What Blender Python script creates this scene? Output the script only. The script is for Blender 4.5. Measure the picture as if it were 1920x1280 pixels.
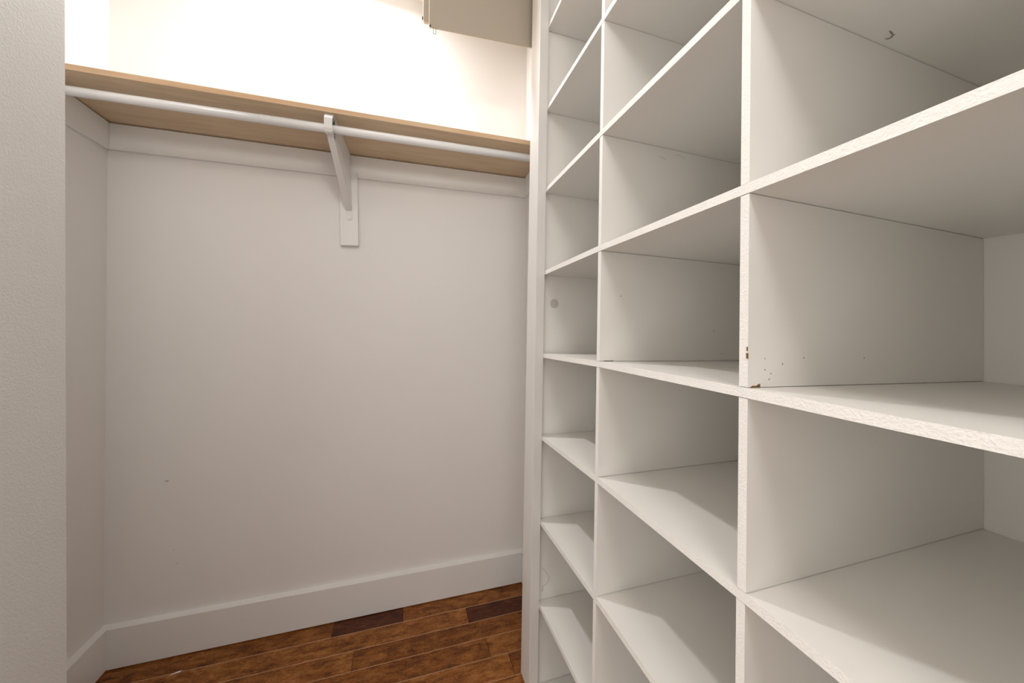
import bpy, bmesh, math, random
from mathutils import Vector, Matrix
random.seed(7)
for o in list(bpy.data.objects): bpy.data.objects.remove(o, do_unlink=True)
SC = bpy.context.scene
COL = SC.collection
S = 1.35                      # metres per layout unit (camera height = 1 unit)

# ------------------------------------------------------------------ camera
F_PX, CX, CY = 655.54, 960.0, 612.78
YAW, PITCH, ROLL = math.radians(16.878), math.radians(-0.0205), math.radians(0.575)
fw = Vector((math.sin(YAW), math.cos(YAW), 0)); rt_ = Vector((math.cos(YAW), -math.sin(YAW), 0)); up = Vector((0, 0, 1))
f2 = fw*math.cos(PITCH) + up*math.sin(PITCH); u2 = up*math.cos(PITCH) - fw*math.sin(PITCH)
r3 = rt_*math.cos(ROLL) + u2*math.sin(ROLL); u3 = u2*math.cos(ROLL) - rt_*math.sin(ROLL)
cd = bpy.data.cameras.new('camera'); cam = bpy.data.objects.new('camera', cd); COL.objects.link(cam)
cd.sensor_width = 36; cd.lens = F_PX/1920*36; cd.shift_y = (CY-640)/1920; cd.clip_start = 0.01
M = Matrix((r3, u3, -f2)).transposed().to_4x4(); M.translation = Vector((0, 0, S)); cam.matrix_world = M
SC.camera = cam

# ------------------------------------------------------------------ world, exposure
W = bpy.data.worlds.new('world'); SC.world = W; W.use_nodes = True
W.node_tree.nodes['Background'].inputs[0].default_value = (1.0, 0.945, 0.885, 1)
W.node_tree.nodes['Background'].inputs[1].default_value = 1.35
vs = SC.view_settings; vs.view_transform = 'Standard'; vs.look = 'None'; vs.gamma = 1; vs.use_curve_mapping = False
vs.exposure = 0.1

def lamp(name, loc, r, watts, col):
    l = bpy.data.lights.new(name, 'POINT'); l.energy = watts; l.color = col; l.shadow_soft_size = r
    o = bpy.data.objects.new(name, l); COL.objects.link(o); o.location = Vector(loc)*S
    return o
LAMP = (-0.21, 1.12, 2.135)
dl = bpy.data.lights.new('closet_downlight', 'AREA'); dl.shape = 'DISK'; dl.size = 0.09; dl.energy = 13.5; dl.spread = math.radians(180); dl.color = (1.0, 0.985, 0.99)
do = bpy.data.objects.new('closet_downlight', dl); COL.objects.link(do); do.location = Vector(LAMP)*S      # points straight down
FILL = (0.10, -0.32, 1.97)
lamp('added_fill_light', FILL, 0.22, 38, (1.0, 0.985, 0.965))  # unseen fill light, added behind the camera to brighten the room

# ------------------------------------------------------------------ materials
def mat(name, col, rough=0.5, spec=0.5, bump=0, bscale=200, var=0, vscale=3, var2=None, coat=0, metal=0, dist=0.001):
    m = bpy.data.materials.new(name); m.use_nodes = True
    nt = m.node_tree; b = nt.nodes['Principled BSDF']
    b.inputs['Base Color'].default_value = (*col, 1); b.inputs['Roughness'].default_value = rough
    b.inputs['Specular IOR Level'].default_value = spec; b.inputs['Metallic'].default_value = metal
    tc = nt.nodes.new('ShaderNodeTexCoord')
    if var:
        n = nt.nodes.new('ShaderNodeTexNoise'); n.inputs['Scale'].default_value = vscale; n.inputs['Detail'].default_value = 5
        nt.links.new(tc.outputs['Object'], n.inputs['Vector'])
        mx = nt.nodes.new('ShaderNodeMix'); mx.data_type = 'RGBA'
        mx.inputs['A'].default_value = (*[c*(1-var) for c in col], 1)
        mx.inputs['B'].default_value = (*(var2 or [min(1, c*(1+var)) for c in col]), 1)
        nt.links.new(n.outputs['Fac'], mx.inputs['Factor']); nt.links.new(mx.outputs['Result'], b.inputs['Base Color'])
    if bump:
        n = nt.nodes.new('ShaderNodeTexNoise'); n.inputs['Scale'].default_value = bscale; n.inputs['Detail'].default_value = 3
        nt.links.new(tc.outputs['Object'], n.inputs['Vector'])
        bp = nt.nodes.new('ShaderNodeBump'); bp.inputs['Strength'].default_value = bump; bp.inputs['Distance'].default_value = dist
        nt.links.new(n.outputs['Fac'], bp.inputs['Height']); nt.links.new(bp.outputs['Normal'], b.inputs['Normal'])
    return m
WALLC = (0.90, 0.875, 0.85)
m_wall = mat('wall_paint', WALLC, 0.5, 0.35, 0.12, 260, 0.02, 2.5)
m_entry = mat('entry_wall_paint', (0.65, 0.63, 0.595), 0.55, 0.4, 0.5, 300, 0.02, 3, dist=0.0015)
m_ceil = mat('ceiling_paint', (0.87, 0.86, 0.84), 0.7)
m_trim = mat('trim_paint', (0.90, 0.885, 0.86), 0.35, 0.5, 0.06, 60, 0.015, 4)
m_mel = mat('white_melamine', (0.835, 0.81, 0.765), 0.38, 0.5, 0.05, 900, 0.02, 5)
m_edge = mat('painted_board_edge', (0.92, 0.895, 0.85), 0.5, 0.4, 0.7, 320, 0.04, 60, dist=0.0015)
m_stile = mat('stile_paint', (0.76, 0.735, 0.70), 0.4, 0.4, 0.06, 60, 0.015, 4)
m_rod = mat('white_enamel', (0.94, 0.94, 0.94), 0.25, 0.5)
m_brk = mat('painted_steel', (0.82, 0.80, 0.78), 0.38, 0.5, 0.05, 80)
m_screw = mat('zinc_screw', (0.75, 0.73, 0.70), 0.3, 0.5, metal=0.9)
m_wire = mat('dark_wire', (0.16, 0.15, 0.14), 0.4, metal=0.3)
m_dark = mat('dark_gap', (0.02, 0.015, 0.01), 0.8)
m_chip = mat('raw_particle_board', (0.22, 0.12, 0.05), 0.9, 0.2, 0.5, 900, 0.4, 300)
m_cab = mat('beige_enamel', (0.47, 0.41, 0.33), 0.45, 0.5, 0.04, 300, 0.02, 4)
m_scuff = mat('scuff_mark', (0.30, 0.27, 0.23), 0.7)
m_soft = mat('soft_scuff', (0.62, 0.60, 0.57), 0.7)
m_patch = mat('filled_nail_hole', (0.80, 0.77, 0.73), 0.8)
m_cap = mat('plastic_cap', (0.58, 0.56, 0.53), 0.4)
m_glass = bpy.data.materials.new('opal_lamp_glass'); m_glass.use_nodes = True
b_ = m_glass.node_tree.nodes['Principled BSDF']
b_.inputs['Base Color'].default_value = (0.9, 0.88, 0.84, 1); b_.inputs['Emission Color'].default_value = (1, 0.93, 0.84, 1); b_.inputs['Emission Strength'].default_value = 3

def wood(name, base, dark, light, scale, stretch, rough, bump=0.05, blotch=0.5, fine=0.0):
    """procedural board grain running along object X, shifted per object"""
    m = bpy.data.materials.new(name); m.use_nodes = True; nt = m.node_tree; b = nt.nodes['Principled BSDF']; L = nt.links.new
    tc = nt.nodes.new('ShaderNodeTexCoord'); oi = nt.nodes.new('ShaderNodeObjectInfo')
    ml = nt.nodes.new('ShaderNodeMath'); ml.operation = 'MULTIPLY'; ml.inputs[1].default_value = 37.0; L(oi.outputs['Random'], ml.inputs[0])
    cb = nt.nodes.new('ShaderNodeCombineXYZ'); [L(ml.outputs[0], cb.inputs[i]) for i in range(3)]
    ad = nt.nodes.new('ShaderNodeVectorMath'); ad.operation = 'ADD'; L(tc.outputs['Object'], ad.inputs[0]); L(cb.outputs[0], ad.inputs[1])
    mp = nt.nodes.new('ShaderNodeMapping'); mp.inputs['Scale'].default_value = (1, stretch, stretch); L(ad.outputs[0], mp.inputs['Vector'])
    n1 = nt.nodes.new('ShaderNodeTexNoise'); n1.inputs['Scale'].default_value = scale; n1.inputs['Detail'].default_value = 8; n1.inputs['Roughness'].default_value = 0.62; n1.inputs['Distortion'].default_value = 0.8
    L(mp.outputs[0], n1.inputs['Vector'])
    mp2 = nt.nodes.new('ShaderNodeMapping'); mp2.inputs['Scale'].default_value = (1, 2.2, 2.2); L(ad.outputs[0], mp2.inputs['Vector'])
    n2 = nt.nodes.new('ShaderNodeTexNoise'); n2.inputs['Scale'].default_value = scale*1.3; n2.inputs['Detail'].default_value = 4; n2.inputs['Distortion'].default_value = 1.2; L(mp2.outputs[0], n2.inputs['Vector'])
    mm = nt.nodes.new('ShaderNodeMix'); mm.data_type = 'FLOAT'; mm.inputs['Factor'].default_value = blotch; L(n1.outputs['Fac'], mm.inputs['A']); L(n2.outputs['Fac'], mm.inputs['B'])
    src = mm.outputs['Result']
    if fine:
        mp3 = nt.nodes.new('ShaderNodeMapping'); mp3.inputs['Scale'].default_value = (1, 2.5, 2.5); L(ad.outputs[0], mp3.inputs['Vector'])
        n4 = nt.nodes.new('ShaderNodeTexNoise'); n4.inputs['Scale'].default_value = 90; n4.inputs['Detail'].default_value = 6; n4.inputs['Roughness'].default_value = 0.75; L(mp3.outputs[0], n4.inputs['Vector'])
        m4 = nt.nodes.new('ShaderNodeMix'); m4.data_type = 'FLOAT'; m4.inputs['Factor'].default_value = fine; L(src, m4.inputs['A']); L(n4.outputs['Fac'], m4.inputs['B']); src = m4.outputs['Result']
    cr = nt.nodes.new('ShaderNodeValToRGB'); L(src, cr.inputs['Fac'])
    e = cr.color_ramp.elements; e[0].position = 0.40; e[0].color = (*dark, 1); e[1].position = 0.62; e[1].color = (*light, 1)
    k = cr.color_ramp.elements.new(0.5); k.color = (*base, 1)
    L(cr.outputs['Color'], b.inputs['Base Color'])
    n3 = nt.nodes.new('ShaderNodeTexNoise'); n3.inputs['Scale'].default_value = 420; n3.inputs['Detail'].default_value = 2; L(tc.outputs['Object'], n3.inputs['Vector'])
    bp = nt.nodes.new('ShaderNodeBump'); bp.inputs['Strength'].default_value = bump; bp.inputs['Distance'].default_value = 0.001; L(n3.outputs['Fac'], bp.inputs['Height']); L(bp.outputs['Normal'], b.inputs['Normal'])
    b.inputs['Roughness'].default_value = rough
    if fine: b.inputs['Specular IOR Level'].default_value = 0.3
    return m
m_maple = wood('maple_laminate', (0.72, 0.545, 0.36), (0.67, 0.49, 0.31), (0.77, 0.60, 0.41), 3.0, 14, 0.42, 0.05, 0.25)
m_maple_edge = wood('maple_edge_band', (0.72, 0.49, 0.30), (0.68, 0.45, 0.27), (0.76, 0.54, 0.34), 3.0, 10, 0.4, 0.05, 0.2)
P = [wood('floor_wood_mid', (0.225, 0.070, 0.009), (0.060, 0.012, 0.002), (0.42, 0.165, 0.040), 9, 5, 0.36, 0.12, 0.5, 0.42),
     wood('floor_wood_light', (0.29, 0.100, 0.016), (0.095, 0.024, 0.003), (0.50, 0.22, 0.07), 9, 5, 0.36, 0.12, 0.5, 0.42),
     wood('floor_wood_dark', (0.085, 0.018, 0.004), (0.035, 0.007, 0.002), (0.17, 0.055, 0.014), 9, 5, 0.34, 0.12, 0.5, 0.42)]
m_edge_highlight = mat('plank_edge_highlight', (0.52, 0.30, 0.17), 0.5, var=0.3, vscale=40)  # bevel highlight along the plank joints, put into the chamfer colour

# ------------------------------------------------------------------ helpers (input in layout units, meshes in metres)
def mesh_obj(name, verts, faces, mats, parent=None, fm=None, bevel=0, smooth=False, scale=True):
    k = S if scale else 1
    bm = bmesh.new(); vv = [bm.verts.new(Vector(v)*k) for v in verts]
    for i, f in enumerate(faces):
        try: fc = bm.faces.new([vv[j] for j in f])
        except ValueError: continue
        if fm: fc.material_index = fm[i]
    bmesh.ops.recalc_face_normals(bm, faces=bm.faces)
    if bevel: bmesh.ops.bevel(bm, geom=list(bm.edges), offset=bevel*k, segments=2, profile=0.5, affect='EDGES', clamp_overlap=True)
    if smooth:
        for f in bm.faces: f.smooth = True
    # origin at the centre of the base
    xs = [v.co.x for v in bm.verts]; ys = [v.co.y for v in bm.verts]; zs = [v.co.z for v in bm.verts]
    org = Vector(((min(xs)+max(xs))/2, (min(ys)+max(ys))/2, min(zs)))
    bmesh.ops.translate(bm, verts=bm.verts, vec=-org)
    me = bpy.data.meshes.new(name); bm.to_mesh(me); bm.free()
    for m in (mats if isinstance(mats, (list, tuple)) else [mats]): me.materials.append(m)
    o = bpy.data.objects.new(name, me); COL.objects.link(o)
    if parent is not None:
        o.parent = parent; o.location = org - world_loc(parent)
    else: o.location = org
    return o
def world_loc(o):
    v = Vector((0, 0, 0))
    while o is not None: v += o.location; o = o.parent
    return v
BF = [(0, 1, 3, 2), (4, 6, 7, 5), (0, 4, 5, 1), (2, 3, 7, 6), (0, 2, 6, 4), (1, 5, 7, 3)]
# faces:  -X, +X, -Y, +Y, -Z, +Z     vertex index = 4*ix + 2*iy + iz
def hexa(name, c, mats, parent=None, fm=None, bevel=0):
    return mesh_obj(name, c, BF, mats, parent, fm, bevel)
def box(name, x0, x1, y0, y1, z0, z1, mats, parent=None, fm=None, bevel=0, fn=None):
    c = [(x, y, z) for x in (x0, x1) for y in (y0, y1) for z in (z0, z1)]
    if fn: c = [fn(*q) for q in c]
    return hexa(name, c, mats, parent, fm, bevel)
def tag(o, label, cat, group=None, kind=None):
    if label: o['label'] = label
    if cat: o['category'] = cat
    if group: o['group'] = group
    if kind: o['kind'] = kind
    return o
def struct(o, label=None):
    o['kind'] = 'structure'
    if label: o['label'] = label; o['category'] = o.name.split('_')[0]
    return o
def thing(name, loc, label, cat, group=None):
    o = bpy.data.objects.new(name, None); COL.objects.link(o); o.location = Vector(loc)*S; o.empty_display_size = 0.05
    return tag(o, label, cat, group)
def tube(name, path, r, m, parent=None, n=16, caps=True, radii=None):
    """swept tube through points (layout units)"""
    pts = [Vector(p) for p in path]; verts = []; faces = []
    prev = None
    for i, p in enumerate(pts):
        t = (pts[min(i+1, len(pts)-1)] - pts[max(i-1, 0)]).normalized()
        a = t.cross(Vector((0, 0, 1))) if abs(t.z) < 0.95 else t.cross(Vector((0, 1, 0)))
        if prev is not None: a = prev - t*prev.dot(t)
        a.normalize(); prev = a; b = t.cross(a)
        rr = radii[i] if radii else r
        for k in range(n):
            an = 2*math.pi*k/n; verts.append(p + a*math.cos(an)*rr + b*math.sin(an)*rr)
    for i in range(len(pts)-1):
        for k in range(n):
            faces.append((i*n+k, i*n+(k+1) % n, (i+1)*n+(k+1) % n, (i+1)*n+k))
    if caps:
        faces.append(tuple(range(n))); faces.append(tuple((len(pts)-1)*n+k for k in range(n)))
    o = mesh_obj(name, verts, faces, m, parent)
    for f in o.data.polygons: f.use_smooth = len(f.vertices) == 4
    return o
def prism(name, prof, ax, lo, hi, m, parent=None, bevel=0, fn=None):
    """polygon profile in the plane normal to axis ax, extruded lo..hi"""
    def pt(a, b, c): return {'X': (c, a, b), 'Y': (a, c, b), 'Z': (a, b, c)}[ax]
    n = len(prof); v = [pt(a, b, lo) for a, b in prof] + [pt(a, b, hi) for a, b in prof]
    if fn: v = [fn(*q) for q in v]
    f = [tuple(range(n)), tuple(range(2*n-1, n-1, -1))] + [(i, (i+1) % n, n+(i+1) % n, n+i) for i in range(n)]
    return mesh_obj(name, v, f, m, parent, bevel=bevel)

# ------------------------------------------------------------------ room shell
YB, XL, ZC = 1.3119, -0.832, 2.172
XRz = lambda z: 0.460-0.0062*z
YN = -1.15; XJ = -0.45
wall_back = struct(box('wall_back', XL-0.08, 0.95, YB, YB+0.08, 0, ZC, m_wall), 'cream painted back wall of the closet behind the rail')
struct(box('wall_left', XL-0.08, XL, 0.55, YB, 0, ZC, m_wall), 'short cream return wall at the left end of the closet')
def jf(x, y, z): return (x, (0.6547-0.0132*z) if y > 0.64 else y, z)
# near wall: return, jamb block with the visible end, then an added opening that lets the world light in, then a stub and the header
YD, ZD = 0.44, 1.72
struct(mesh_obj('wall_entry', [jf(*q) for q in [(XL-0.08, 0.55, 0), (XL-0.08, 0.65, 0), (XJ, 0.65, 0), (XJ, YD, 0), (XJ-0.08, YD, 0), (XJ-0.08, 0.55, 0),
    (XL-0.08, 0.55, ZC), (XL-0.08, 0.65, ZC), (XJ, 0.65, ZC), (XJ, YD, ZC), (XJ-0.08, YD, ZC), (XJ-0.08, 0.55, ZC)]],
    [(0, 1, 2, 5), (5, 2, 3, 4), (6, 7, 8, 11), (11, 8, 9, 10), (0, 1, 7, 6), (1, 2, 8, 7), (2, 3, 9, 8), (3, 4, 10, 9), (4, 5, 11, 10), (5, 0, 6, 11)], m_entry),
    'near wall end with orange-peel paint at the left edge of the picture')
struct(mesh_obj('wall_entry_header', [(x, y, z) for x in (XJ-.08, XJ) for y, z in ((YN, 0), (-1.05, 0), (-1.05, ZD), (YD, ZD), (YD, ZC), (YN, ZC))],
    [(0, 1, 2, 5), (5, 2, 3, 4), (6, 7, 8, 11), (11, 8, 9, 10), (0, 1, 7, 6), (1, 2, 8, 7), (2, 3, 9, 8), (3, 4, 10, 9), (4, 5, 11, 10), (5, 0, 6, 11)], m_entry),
    'wall above the wide opening added beside the viewer to let in light')
struct(box('wall_right', 0.46, 0.55, 0.995, YB, 0, ZC, m_wall, fn=lambda x, y, z: (XRz(z) if x < 0.5 else x, y, z)), 'narrow cream wall beside the shelving, right end of the closet')
struct(box('wall_right_near', 0.46, 0.55, YN, -0.06, 0, ZC, m_wall), 'cream wall continuing past the near end of the shelving')
struct(box('wall_right_niche', 0.86, 0.94, -0.06, YB, 0, ZC, m_wall), 'wall behind the cubby shelving')
struct(box('wall_right_niche_return', 0.46, 0.94, -0.14, -0.06, 0, ZC, m_wall), 'near cheek wall of the shelving niche')
struct(box('wall_front', XJ-0.08, 0.55, YN-0.08, YN, 0, ZC, m_wall), 'cream wall behind the viewer')
struct(box('ceiling', XL-0.08, 0.95, YN-0.08, YB+0.08, ZC, ZC+0.05, m_ceil), 'white ceiling over the closet')

# floor: subfloor + planks running along X
floor = struct(box('floor', XL-0.08, 0.95, YN-0.08, YB+0.08, -0.06, -0.012, m_dark), 'reddish brown hardwood plank floor')
def plank(x0, x1, y0, y1, kind, m2=True):
    g = 0.00025; ch = 0.0009
    x0 += g; x1 -= g; y0 += g; y1 -= g; z = 0.0; zb = -0.0119
    v = [(x0, y0, zb), (x1, y0, zb), (x1, y1, zb), (x0, y1, zb),
         (x0, y0, z-ch), (x1, y0, z-ch), (x1, y1, z-ch), (x0, y1, z-ch),
         (x0+ch*.6, y0+ch, z), (x1-ch*.6, y0+ch, z), (x1-ch*.6, y1-ch, z), (x0+ch*.6, y1-ch, z)]
    f = [(0, 1, 2, 3), (0, 1, 5, 4), (1, 2, 6, 5), (2, 3, 7, 6), (3, 0, 4, 7), (4, 5, 9, 8), (5, 6, 10, 9), (6, 7, 11, 10), (7, 4, 8, 11), (8, 9, 10, 11)]
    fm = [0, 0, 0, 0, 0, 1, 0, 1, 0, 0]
    return mesh_obj('plank', v, f, [P[kind], m_edge_highlight], floor, fm)
rows_y = [1.3119, 1.2342, 1.1667, 1.0975, 1.027, 0.9555]
while rows_y[-1] > YN: rows_y.append(rows_y[-1]-0.0702)
known = {0: [(-0.2199, 0, 2), (0.02, None, None)], 1: [(0.2134, 1, 2)], 2: [(-0.1422, 1, 0)], 3: [(0.2554, 0, 1)], 4: [(0.46, 1, 0)]}
kinds = {0: [0, 2, 0], 1: [1, 2], 2: [1, 0], 3: [0, 1], 4: [1, 0]}
cuts = {0: [-0.2199, -0.135], 1: [0.2134], 2: [-0.1422], 3: [0.2554], 4: [-0.6, 0.31]}
kinds[4] = [0, 1, 0]
for r in range(len(rows_y)-1):
    y1, y0 = rows_y[r], rows_y[r+1]
    xa, xb = (XL-0.02, 0.50)
    if y1 < 0.6: xa = XJ-0.02
    if r in cuts: cs = cuts[r]; ks = kinds[r]
    else:
        cs = sorted(random.uniform(xa+0.1, xb-0.05) for _ in range(random.choice((1, 1, 2)))); ks = [random.choice((0, 0, 1, 1, 2)) for _ in range(len(cs)+1)]
    if r == 0: cs = [-0.2199, 0.0]; ks = [0, 2, 0]
    e = [xa]+cs+[xb]
    for i in range(len(e)-1): plank(e[i], e[i+1], y0, y1, ks[i])

# baseboards
bt, bh = 0.0176, 0.1188
def bprof(d):  # (offset from wall, z): flat board with a slightly sloping top
    return [(0, 0.003), (bt*d, 0.003), (bt*d, bh-0.001), (bt*d*0.93, bh+0.0002), (0, bh+0.0035)]
struct(prism('baseboard_back', [(YB+a, b) for a, b in bprof(-1)], 'X', XL, XRz(0), m_trim), 'tall off-white baseboard along the back wall')
struct(prism('baseboard_left', [(XL+a, b) for a, b in bprof(1)], 'Y', 0.66, YB-bt-0.0006, m_trim), 'short baseboard on the left return wall')
struct(prism('baseboard_right', [(0.4597+a, b) for a, b in bprof(-1)], 'Y', 0.996, YB-bt-0.0006, m_trim), 'baseboard on the narrow right wall')
struct(prism('baseboard_entry', [(XJ+a, b) for a, b in bprof(1)], 'Y', YD, 0.645, m_trim), 'baseboard on the near wall')

# ------------------------------------------------------------------ closet shelf, cleats
un = lambda x, y: 1.5845+0.0066*x + (YB-y)*0.0085/0.2319     # underside height of the closet shelf
YSF = 1.080; TH = 0.0142
c = [(x, y, un(x, y)+dz) for x in (XL+.0006, XRz(1.6)-.0006) for y in (YSF, YB-.0006) for dz in (0, TH)]
sh = hexa('closet_shelf', c, [m_maple, m_maple_edge], None, [0, 0, 1, 0, 0, 0], 0.0006)
tag(sh, 'light maple closet shelf above the white hanging rail', 'shelf')
ct = 0.0085
cz = lambda x: 1.5062+0.0061*x
def cleat(name, c): return struct(hexa(name, c, m_trim, None, None, 0.0006))
struct(hexa('trim_1', [(x, y, z) for x in (XL, XRz(1.55)) for y in (YB-ct, YB) for z in (cz(x), un(x, YB)-.0028)], m_trim, None, None, 0.0007), 'white cleat board on the back wall under the maple shelf')
struct(hexa('trim_2', [(x, y, z) for x in (XL, XL+ct) for y in (0.70, YB-ct-.0004) for z in (1.4995, un(XL, y)-.0028)], m_trim, None, None, 0.0007), 'white cleat board on the left wall under the maple shelf')
struct(hexa('trim_3', [(x, y, z) for x in (XRz(1.55)-ct, XRz(1.55)) for y in (1.0, YB-ct-.0004) for z in (1.5095, un(.45, y)-.0015)], m_trim, None, None, 0.0007), 'white cleat board on the right wall under the maple shelf')

# backing board under the bracket
bb = hexa('backing_board', [(-0.2205, YB-.0175, 1.5250), (-0.2205, YB-.0005, 1.5250)][:0] or
    [(x, y, z) for x, y, z in [(-0.2132, YB-.018, 1.2692), (-0.2200, YB-.018, 1.5235), (-0.2132, YB-.0006, 1.2692), (-0.2200, YB-.0006, 1.5235),
     (-0.1576, YB-.018, 1.2717), (-0.1640, YB-.018, 1.5248), (-0.1576, YB-.0006, 1.2717), (-0.1640, YB-.0006, 1.5248)]], m_trim, None, None, 0.0012)
tag(bb, 'small vertical white backing board on the wall beneath the rail bracket', 'board')

# ------------------------------------------------------------------ rail bracket
br = thing('shelf_bracket', (-0.187, YB-.019, 1.3565), 'white steel bracket holding the rail and the maple shelf at its middle', 'bracket')
YW = YB-0.0185
def skew(x, y, z):   # the bracket leans and turns a little
    t = (YW-y)/(YW-1.08)
    return (x - 0.1965 - 0.0150*t + (1.578-z)*0.045*(1-t), y, z)
hw = 0.0105
def strap(name, path, w, t, m, parent):
    """flat strap following a YZ path"""
    n = len(path); v = []; P2 = [Vector((a, b)) for a, b in path]
    for i, p in enumerate(P2):
        d = (P2[min(i+1, n-1)]-P2[max(i-1, 0)]).normalized(); nn = Vector((-d.y, d.x))*t/2
        for x in (-w, w):
            for s in (1, -1): q = p+nn*s; v.append(skew(x, q.x, q.y))
    f = [(0, 1, 3, 2), (4*n-4, 4*n-3, 4*n-1, 4*n-2)]
    for i in range(n-1):
        a = 4*i; b = a+4
        f += [(a, a+1, b+1, b), (a+2, a+3, b+3, b+2), (a, a+2, b+2, b), (a+1, a+3, b+3, b+1)]
    return mesh_obj(name, v, f, m, parent, bevel=0.0003)
T = 0.0016
zt = lambda y: un(-.2, y)-0.0012
arm = [(YW-.001, zt(YW)-.0), (1.2, zt(1.2)), (1.10, zt(1.10)), (1.088, zt(1.09)-.0005), (1.0805, 1.5815), (1.0775, 1.5755), (1.077, 1.560), (1.078, 1.5470), (1.0825, 1.5390), (1.0905, 1.5365), (1.10, 1.5395), (1.108, 1.5405)]
strap('hook_arm', arm, hw, T, m_brk, br)
strap('wall_flange', [(YW, zt(YW)-.001), (YW, 1.46), (YW, 1.374)], hw, T, m_brk, br)
# rounded end tab
tab = []
for k in range(13):
    a = math.pi + math.pi*k/12; tab.append((math.copysign(min(abs(math.cos(a)), 1)**0.5, math.cos(a))*hw*1.02, 1.3655+math.sin(a)*0.0095))
tab += [(hw*1.02, 1.3745), (-hw*1.02, 1.3745)]
prism('end_tab', tab, 'Y', YW-0.0018, YW+0.0008, m_brk, br, fn=skew)
# strut: channel with two side plates and a front web
cw = 0.0088
web = [(1.094, 1.5400), (1.112, 1.527), (1.20, 1.461), (1.262, 1.413), (YW-.002, 1.388)]
strap('strut_web', web, cw, T, m_brk, br)
for s in (-1, 1):
    prism('side_plate', [(1.1145, zt(1.1145)-.0012), (YW-.001, zt(YW)-.0012), (YW-.001, 1.3895), (1.262, 1.4145), (1.20, 1.4625), (1.1145, 1.5270)],
          'X', s*cw-0.0006, s*cw+0.0006, m_brk, br, fn=skew)
def screw(x, z, y, r, parent, depth=0.0012):
    v = []; n = 14
    for (rr, dy) in ((r, 0), (r*0.9, -depth), (r*0.35, -depth*1.1)):
        for k in range(n): v.append((x+math.cos(2*math.pi*k/n)*rr, y+dy, z+math.sin(2*math.pi*k/n)*rr))
    f = []
    for j in range(2):
        for k in range(n): f.append((j*n+k, j*n+(k+1) % n, (j+1)*n+(k+1) % n, (j+1)*n+k))
    f.append(tuple(2*n+k for k in range(n)))
    o = mesh_obj('screw', v, f, [m_screw, m_dark], parent, [0]*(2*n)+[1])
    return o
p = skew(-0.0005, YW, 1.3650); screw(p[0], p[2], YW-.0019, 0.0030, br)
p = skew(0.0030, YW, 1.5560)
sc = screw(-0.1862, 1.5600, YW-0.0012, 0.0030, br)

# ------------------------------------------------------------------ hanging rail
rod = thing('hanging_rail', (-0.1945, 1.10, 1.5445), 'white round telescopic hanging rail running across under the maple shelf', 'rail')
rz = lambda x: 1.5556+0.01135*(x+0.1945)
tube('inner_tube', [(XL+ct+.0030, 1.10, rz(XL)), (-0.3760, 1.10, rz(-0.376))], 0.0107, m_rod, rod, 32)
tube('outer_tube', [(-0.3783, 1.10, rz(-0.3783)), (XRz(1.55)-ct-.0030, 1.10, rz(0.44))], 0.0114, m_rod, rod, 32)
for xx in (XL+ct+.0015, XRz(1.55)-ct-.0015):
    tube('end_flange', [(xx-.0014, 1.10, rz(xx)), (xx+.0014, 1.10, rz(xx))], 0.018, m_rod, rod, 32)

# ------------------------------------------------------------------ cubby shelving (raw frame, then the slight lean of the real unit, then scaled about the eye height)
PX = dict(XS=.47614, Yt=1.17219, Yp=1.1883, D=.60566, yd1=.79366, yd2=.38913, th=.0149, trp=.03432, trw=.08944, z0=.01504, zp=.29813, tv=.0140, tilt=.00746, sr=.01206, tx=.01143, sy=.00048)
K = 0.76
XS, YT, YP, DD = PX['XS'], PX['Yt'], PX['Yp'], PX['D']
YD1, YD2, YD3 = PX['yd1'], PX['yd2'], -0.0155
def rt(x, y, z, dx=0):
    z = z+PX['tilt']*(YT-y); a = PX['sy']; xx, yy = x-XS, y-YT
    X = XS+xx*math.cos(a)+yy*math.sin(a); Y = YT-xx*math.sin(a)+yy*math.cos(a); dz = z-1
    X2 = X+PX['sr']*dz; Y2 = Y+PX['tx']*dz; z2 = z-PX['sr']*(X-XS)
    return (X2*K, Y2*K, 1+(z2-1)*K)
order = 'ihgfedcbat'
adj = dict(a=.0059, b=.0013, d=-.003, e=-.0047, f=-.0023, g=-.0053)
Zr = {c: PX['z0']+PX['zp']*(i-1)+adj.get(c, 0) for i, c in enumerate(order)}
def lift(y):   # gentle bow of the shelves between the ends
    if y >= YD1: return .0064*(YP-y)/(YP-YD1)
    if y >= YD2: return .0064+(.0042-.0064)*(YD1-y)/(YD1-YD2)
    return .0042*max(0, 1-(YD2-y)/0.3)
backz = dict(c=-.013, d=-.0096, e=-.0048, f=.006, g=.009)
def ztop(c, x, y):
    w = min(1.2, max(0, (YT-y)/(YT-YD2)))
    return Zr[c]+lift(y)+backz.get(c, 0)*w*(x-XS)/DD
unit = thing('cubby_shelving', rt(XS+DD/2, .58, -.30), 'tall white melamine cubby shelving unit filling the right side', 'shelving')
GAP = 0.0016
for c in order:
    ys = [YP-GAP, 1.0, YD1, .6, YD2, .24, YD3+0.001]
    v = []; f = []; fm = []
    for y in ys:
        for (x, dz) in ((XS, 0), (XS, -PX['th']), (XS+DD-.001, -PX['th']), (XS+DD-.001, 0)):
            v.append(rt(x, y, ztop(c, x, y)+dz))
    n = len(ys)
    for i in range(n-1):
        a = 4*i; b = a+4
        for k in range(4): f.append((a+k, a+(k+1) % 4, b+(k+1) % 4, b+k)); fm.append(1 if k == 0 else 0)
    f += [(0, 1, 2, 3), (4*n-4, 4*n-3, 4*n-2, 4*n-1)]; fm += [0, 0]
    mesh_obj('shelf', v, f, [m_mel, m_edge], unit, fm)
jog = lambda z: .003 if z > 1.5 else (-.0022 if z > .6 else (-.0008 if z > .25 else .0012))
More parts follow.
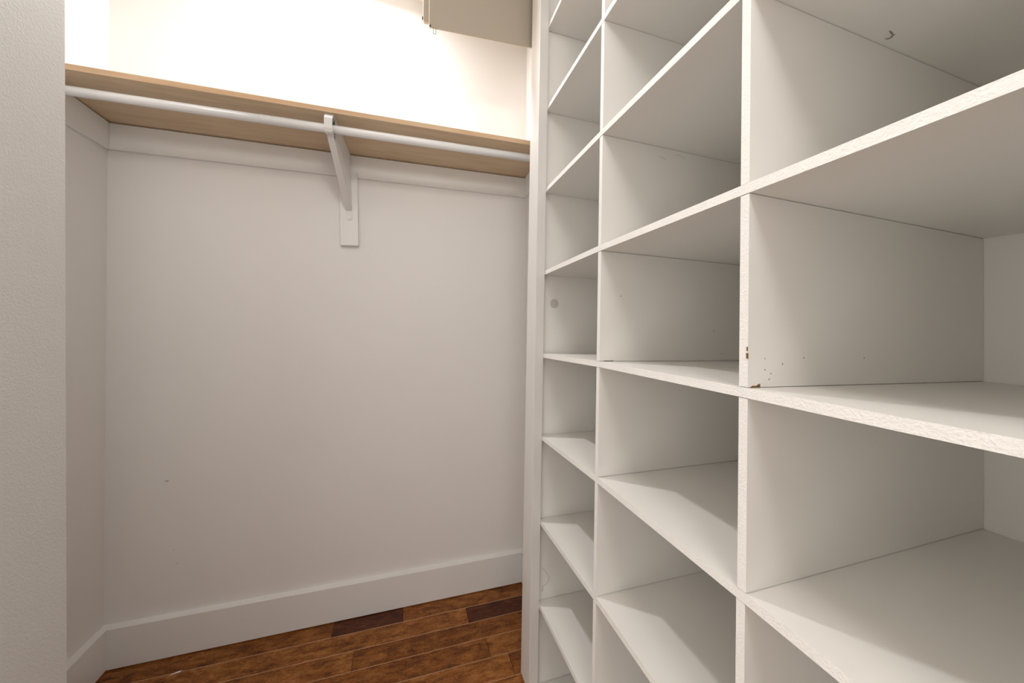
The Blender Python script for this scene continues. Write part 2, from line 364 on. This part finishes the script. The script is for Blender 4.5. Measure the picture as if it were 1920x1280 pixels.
for k, yd in enumerate((YD1, YD2)):
    for i in range(len(order)-1):
        lo, hi = order[i], order[i+1]
        tv = PX['tv']; j = jog(Zr[lo]+.1) if k == 1 else random.uniform(-.0006, .0006)
        cc = []
        for x in (XS+.0008, XS+DD-.001):
            for y in (yd+j, yd+tv+j):
                cc += [rt(x, y, ztop(lo, x, y)+.0009), rt(x, y, ztop(hi, x, y)-PX['th']-.0009)]
        hexa('divider', cc, [m_mel, m_edge], unit, [1, 0, 0, 0, 0, 0])
ztp = Zr['t']+.004; zbt = Zr['i']-PX['th']
box('side_panel', XS, XS+DD, YP, YP+.0149, zbt, ztp, [m_mel, m_edge], unit, [1, 0, 0, 0, 0, 0], fn=rt)
box('side_panel', XS, XS+DD, YD3-.0149, YD3, zbt, ztp, [m_mel, m_edge], unit, [1, 0, 0, 0, 0, 0], fn=rt)
box('back_panel', XS+DD, XS+DD+.006, YD3-.0149, YP+.0149, zbt, ztp, m_mel, unit, fn=rt)
box('front_trim', XS-PX['trp'], XS-.0003, YT, YT+PX['trw'], zbt+.0, ztp, m_stile, unit, bevel=0.0012, fn=rt)
cap = None

# small marks on the shelving: cam cap, chips, scuffs
def raw(x, y, z): return rt(x, y, z)
def blob(name, x, y, z, ax, pts, m, t=0.0006, parent=unit):
    """flat irregular patch: pts in the surface plane, ax = surface normal ('Y-' faces the viewer, 'Z-' underside, 'Z+' top)"""
    n = len(pts); v = []
    for s in (0, 1):
        for a, b in pts:
            if ax == 'Y-': v.append(raw(x+a, y-t*s, z+b))
            elif ax == 'Z-': v.append(raw(x+a, y+b, z-t*s))
            elif ax == 'Z+': v.append(raw(x+a, y+b, z+t*s))
            else: v.append(raw(x-t*s, y+a, z+b))
    f = [tuple(range(n)), tuple(range(2*n-1, n-1, -1))]+[(i, (i+1) % n, n+(i+1) % n, n+i) for i in range(n)]
    return mesh_obj(name, v, f, m, parent)
disc = lambda r, n=20, e=1: [(r*math.cos(2*math.pi*k/n), r*e*math.sin(2*math.pi*k/n)) for k in range(n)]
def on_plane(px, py, axis, val):
    """point on a raw-frame plane seen at photo pixel (used once to place real marks on real surfaces)"""
    d = f2 + r3*((px-CX)/F_PX) - u3*((py-CY)/F_PX)
    if axis == 'Y': q = d*(val/d.y)
    elif axis == 'X': q = d*(val/d.x)
    else: q = d*((val-1)/d.z)
    return (q.x, q.y, q.z+1)
def mark(px, py, surf, val):
    # iterate to undo the small lean
    x, y, z = on_plane(px, py, surf, val)
    for _ in range(6):
        X, Y, Z = [c for c in rt(x, y, z)]; X, Y, Z = X/K, Y/K, 1+(Z-1)/K
        if surf == 'Y': tgt = on_plane(px, py, 'Y', Y); x += tgt[0]-X; z += tgt[2]-Z
        elif surf == 'Z': tgt = on_plane(px, py, 'Z', Z); x += tgt[0]-X; y += tgt[1]-Y
        else: tgt = on_plane(px, py, 'X', X); y += tgt[1]-Y; z += tgt[2]-Z
    return x, y, z
x, y, z = mark(1039, 569, 'Y', YP)
o = blob('cover_cap', x, YP, z, 'Y-', disc(.0165), m_cap, .0016); o['label'] = 'round grey plastic cover cap'
for (px, py, w, h) in ((1414, 724.3, .0085, .0018), (1422, 722.5, .003, .0030)):
    x, y, z = mark(px, py, 'Y', YD2-.0022); blob('edge_chip', x, YD2-.0022, z, 'Y-', [(-w, -h), (-w*.3, -h*.6), (w*.2, -h), (w, -h), (w*.9, h), (w*.3, h*.5), (-w*.4, h*.7)], m_chip)
for (px, py, w, h) in ((1402.3, 654, .0009, .0035), (1401.6, 667, .0016, .0045)):
    x, y, z = mark(px, py, 'X', XS+.0008); blob('edge_chip', XS+.0008, YD2-.0022+.0012, z, 'X-', [(-w, -h), (w, -h*.7), (w*.6, 0), (w, h*.8), (-w, h), (-w*1.2, .1*h)], m_chip, .0008)
x, y, z = mark(1141, 677, 'Y', YD1); blob('edge_chip', x, YD1, z, 'Y-', [(-.014, -.0016), (.014, -.0016), (.014, .0016), (-.014, .0016)], m_dark)
for px, py in ((1434, 672), (1434, 693), (1467, 682), (1507, 671), (1445, 700), (1442, 711), (1620, 671)):
    x, y, z = mark(px, py, 'Y', YD2-.0022); blob('speck', x, YD2-.0022, z, 'Y-', disc(random.uniform(.0008, .0014), 7), m_scuff, .0003)
for px, py in ((1338, 620), (1353, 663), (1164, 555)):
    x, y, z = mark(px, py, 'Y', YD1); blob('speck', x, YD1, z, 'Y-', disc(.0015, 7), m_scuff, .0003)
def scuff(pix, c, w, m):
    """thin curved scuff on the underside of shelf c"""
    P3 = []
    for px, py in pix:
        val = Zr[c]-PX['th']
        for _ in range(3):
            x, y, z = mark(px, py, 'Z', val); val = ztop(c, x, y)-PX['th']-.0007
        P3.append(Vector((x, y, val)))
    n = len(P3); A, B = [], []
    for i, q in enumerate(P3):
        d = (P3[min(n-1, i+1)]-P3[max(0, i-1)]).normalized(); s_ = d.cross(Vector((0, 0, 1)))*w*math.sin(math.pi*(i+.6)/(n+.2)); A.append(q+s_); B.append(q-s_)
    lowr = [v+Vector((0, 0, -.0004)) for v in A+B]; v = [rt(*q) for q in A+B+lowr]
    f = [(i, i+1, n+i+1, n+i) for i in range(n-1)]+[(2*n+i, 2*n+i+1, 3*n+i+1, 3*n+i) for i in range(n-1)]
    f += [(i, i+1, 2*n+i+1, 2*n+i) for i in range(n-1)]+[(n+i, n+i+1, 3*n+i+1, 3*n+i) for i in range(n-1)]
    return mesh_obj('scuff', v, f, m, unit)
scuff([(1660, 73), (1666, 72.5), (1671, 70), (1674, 66), (1678, 65)], 'c', .0016, m_scuff)
scuff([(1240, 294), (1248, 295.5), (1256, 297), (1264, 298)][:0] or [(1668, 58), (1672, 62), (1674, 66)], 'c', .0012, m_scuff)
# two short scuffs near the top of the middle column divider
for (px, py, w) in ((1243, 295.5, .010), (1277, 293, .018)):
    x, y, z = mark(px, py, 'Y', YD1); blob('scuff', x, YD1, z, 'Y-', [(-w, .0028), (0, .0004), (w, -.0032), (w*.9, -.0044), (0, -.0014), (-w, .0014)], m_soft, .0003)
# fine hair stuck to the inside of the far column
hp = [(1018, 1064), (1024, 1073), (1030, 1082), (1027, 1090), (1022, 1097), (1017, 1098), (1019, 1103), (1016, 1109)]
hv = []
for px, py in hp:
    x, y, z = mark(px, py, 'Y', YP-.002); hv.append(rt(x, y, z))
tag(tube('hair', hv, .00028, m_scuff, None, 5), 'thin curled hair stuck inside a far cubby near the bottom of the shelving', 'hair')

# ------------------------------------------------------------------ high beige cabinet at the right end of the closet
cab = thing('wall_cabinet', (0.25, 1.06, 1.847), 'beige metal panel cabinet high at the right end of the closet, above the maple shelf', 'cabinet')
def rr(x0, x1, z0, z1, r, corners, n=5):
    pts = []
    for (cx, cz, a0, key) in ((x1-r, z1-r, 0, 'tr'), (x0+r, z1-r, 90, 'tl'), (x0+r, z0+r, 180, 'bl'), (x1-r, z0+r, 270, 'br')):
        if key in corners:
            for k in range(n+1): a = math.radians(a0+90*k/n); pts.append((cx+r*math.cos(a), cz+r*math.sin(a)))
        else: pts.append((cx+r*(1 if a0 in (0, 270) else -1), cz+r*(1 if a0 in (0, 90) else -1)))
    return pts
XRC = 0.4475
YC0 = 1.0
c = []
zb_ = lambda x: 1.8467+(x-.053)*0.0535
prism('door', [(0.0545, zb_(.0545)), (XRC-.003, zb_(XRC)), (XRC-.003, 2.14), (0.0545, 2.14)], 'Y', YC0+.018, YC0+.0225, m_cab, cab, bevel=.0005)
prism('body', rr(0.0402, XRC, 1.9010, 2.145, .006, ('bl',)), 'Y', 1.07, 1.078, m_cab, cab, bevel=.0008, fn=lambda x, y, z: (x, y, z+(x-.0402)*.056 if z < 2 else z))
prism('hinge_bar', [(0.30, 1.95), (XRC, 1.95), (XRC, 2.13), (0.30, 2.13)], 'Y', YC0+.0225, 1.07, m_cab, cab)
tube('screw', [(0.0402, 1.078, 1.9175), (0.0372, 1.078, 1.9175)], .0045, m_dark, cab, 12)
o = tube('rivet', [(0.0580, YC0+.0185, 1.8505), (0.0580, YC0+.0172, 1.8505)], .0022, m_dark, cab, 12)
hk = []
for (x, z) in ((.0652, 1.836), (.0652, 1.824), (.0656, 1.8210), (.0675, 1.8190), (.0700, 1.8190), (.0722, 1.8215), (.0728, 1.825), (.0728, 1.837)): hk.append((x*1.018, YC0+.0200, z+.0125))
o = tube('wire_hook', hk, .0007, m_wire, cab, 8); o['label'] = 'small bent wire hook'

# ------------------------------------------------------------------ closet lamp above the frame, holder of the added fill light behind it
def ceiling_lamp(loc, r, label):
    t = thing('ceiling_lamp', (loc[0], loc[1], ZC), label, 'lamp')
    n = 24
    tube('base_plate', [(loc[0], loc[1], ZC-.012), (loc[0], loc[1], ZC-.0005)], r*1.1, m_rod, t, 32)
    tube('lamp_holder', [(loc[0], loc[1], loc[2]+.002), (loc[0], loc[1], ZC-.012)], r*.95, m_rod, t, 20)
    return t
ceiling_lamp(LAMP, .045, 'small bare-bulb ceiling lamp holder over the closet')
ceiling_lamp(FILL, .14, 'larger lamp holder added behind the viewer for the fill light')

# ------------------------------------------------------------------ small marks on walls and floor
def wall_chip(px, py, w, h, m, name='chip'):
    x, y, z = on_plane(px, py, 'Y', YB)
    n = 9; pts = [(x+math.cos(2*math.pi*k/n)*w*random.uniform(.6, 1.1), z+math.sin(2*math.pi*k/n)*h*random.uniform(.6, 1.1)) for k in range(n)]
    prism(name, pts, 'Y', YB-.0006, YB+.001, m, wall_back)
wall_chip(311, 899.5, .0090, .0018, m_trim); wall_chip(313, 901.5, .0060, .0016, m_scuff)
for px, py, w, h in ((326, 1031, .0012, .0010), (332, 1056, .0014, .0010)):
    wall_chip(px, py, w, h, m_scuff, 'speck')
for px, py, w, h in ((331, 101, .0010, .0055), (376, 147, .001, .003), (496, 150, .006, .006)):
    wall_chip(px, py, w, h, m_patch, 'speck')
x, y, z = on_plane(329, 1262, 'Z', 0)
prism('paint_fleck', [(x-.012, y-.004), (x-.003, y-.001), (x+.009, y+.001), (x+.012, y+.006), (x+.002, y+.004), (x-.006, y+.001)], 'Z', 0, .0006, m_rod, floor)
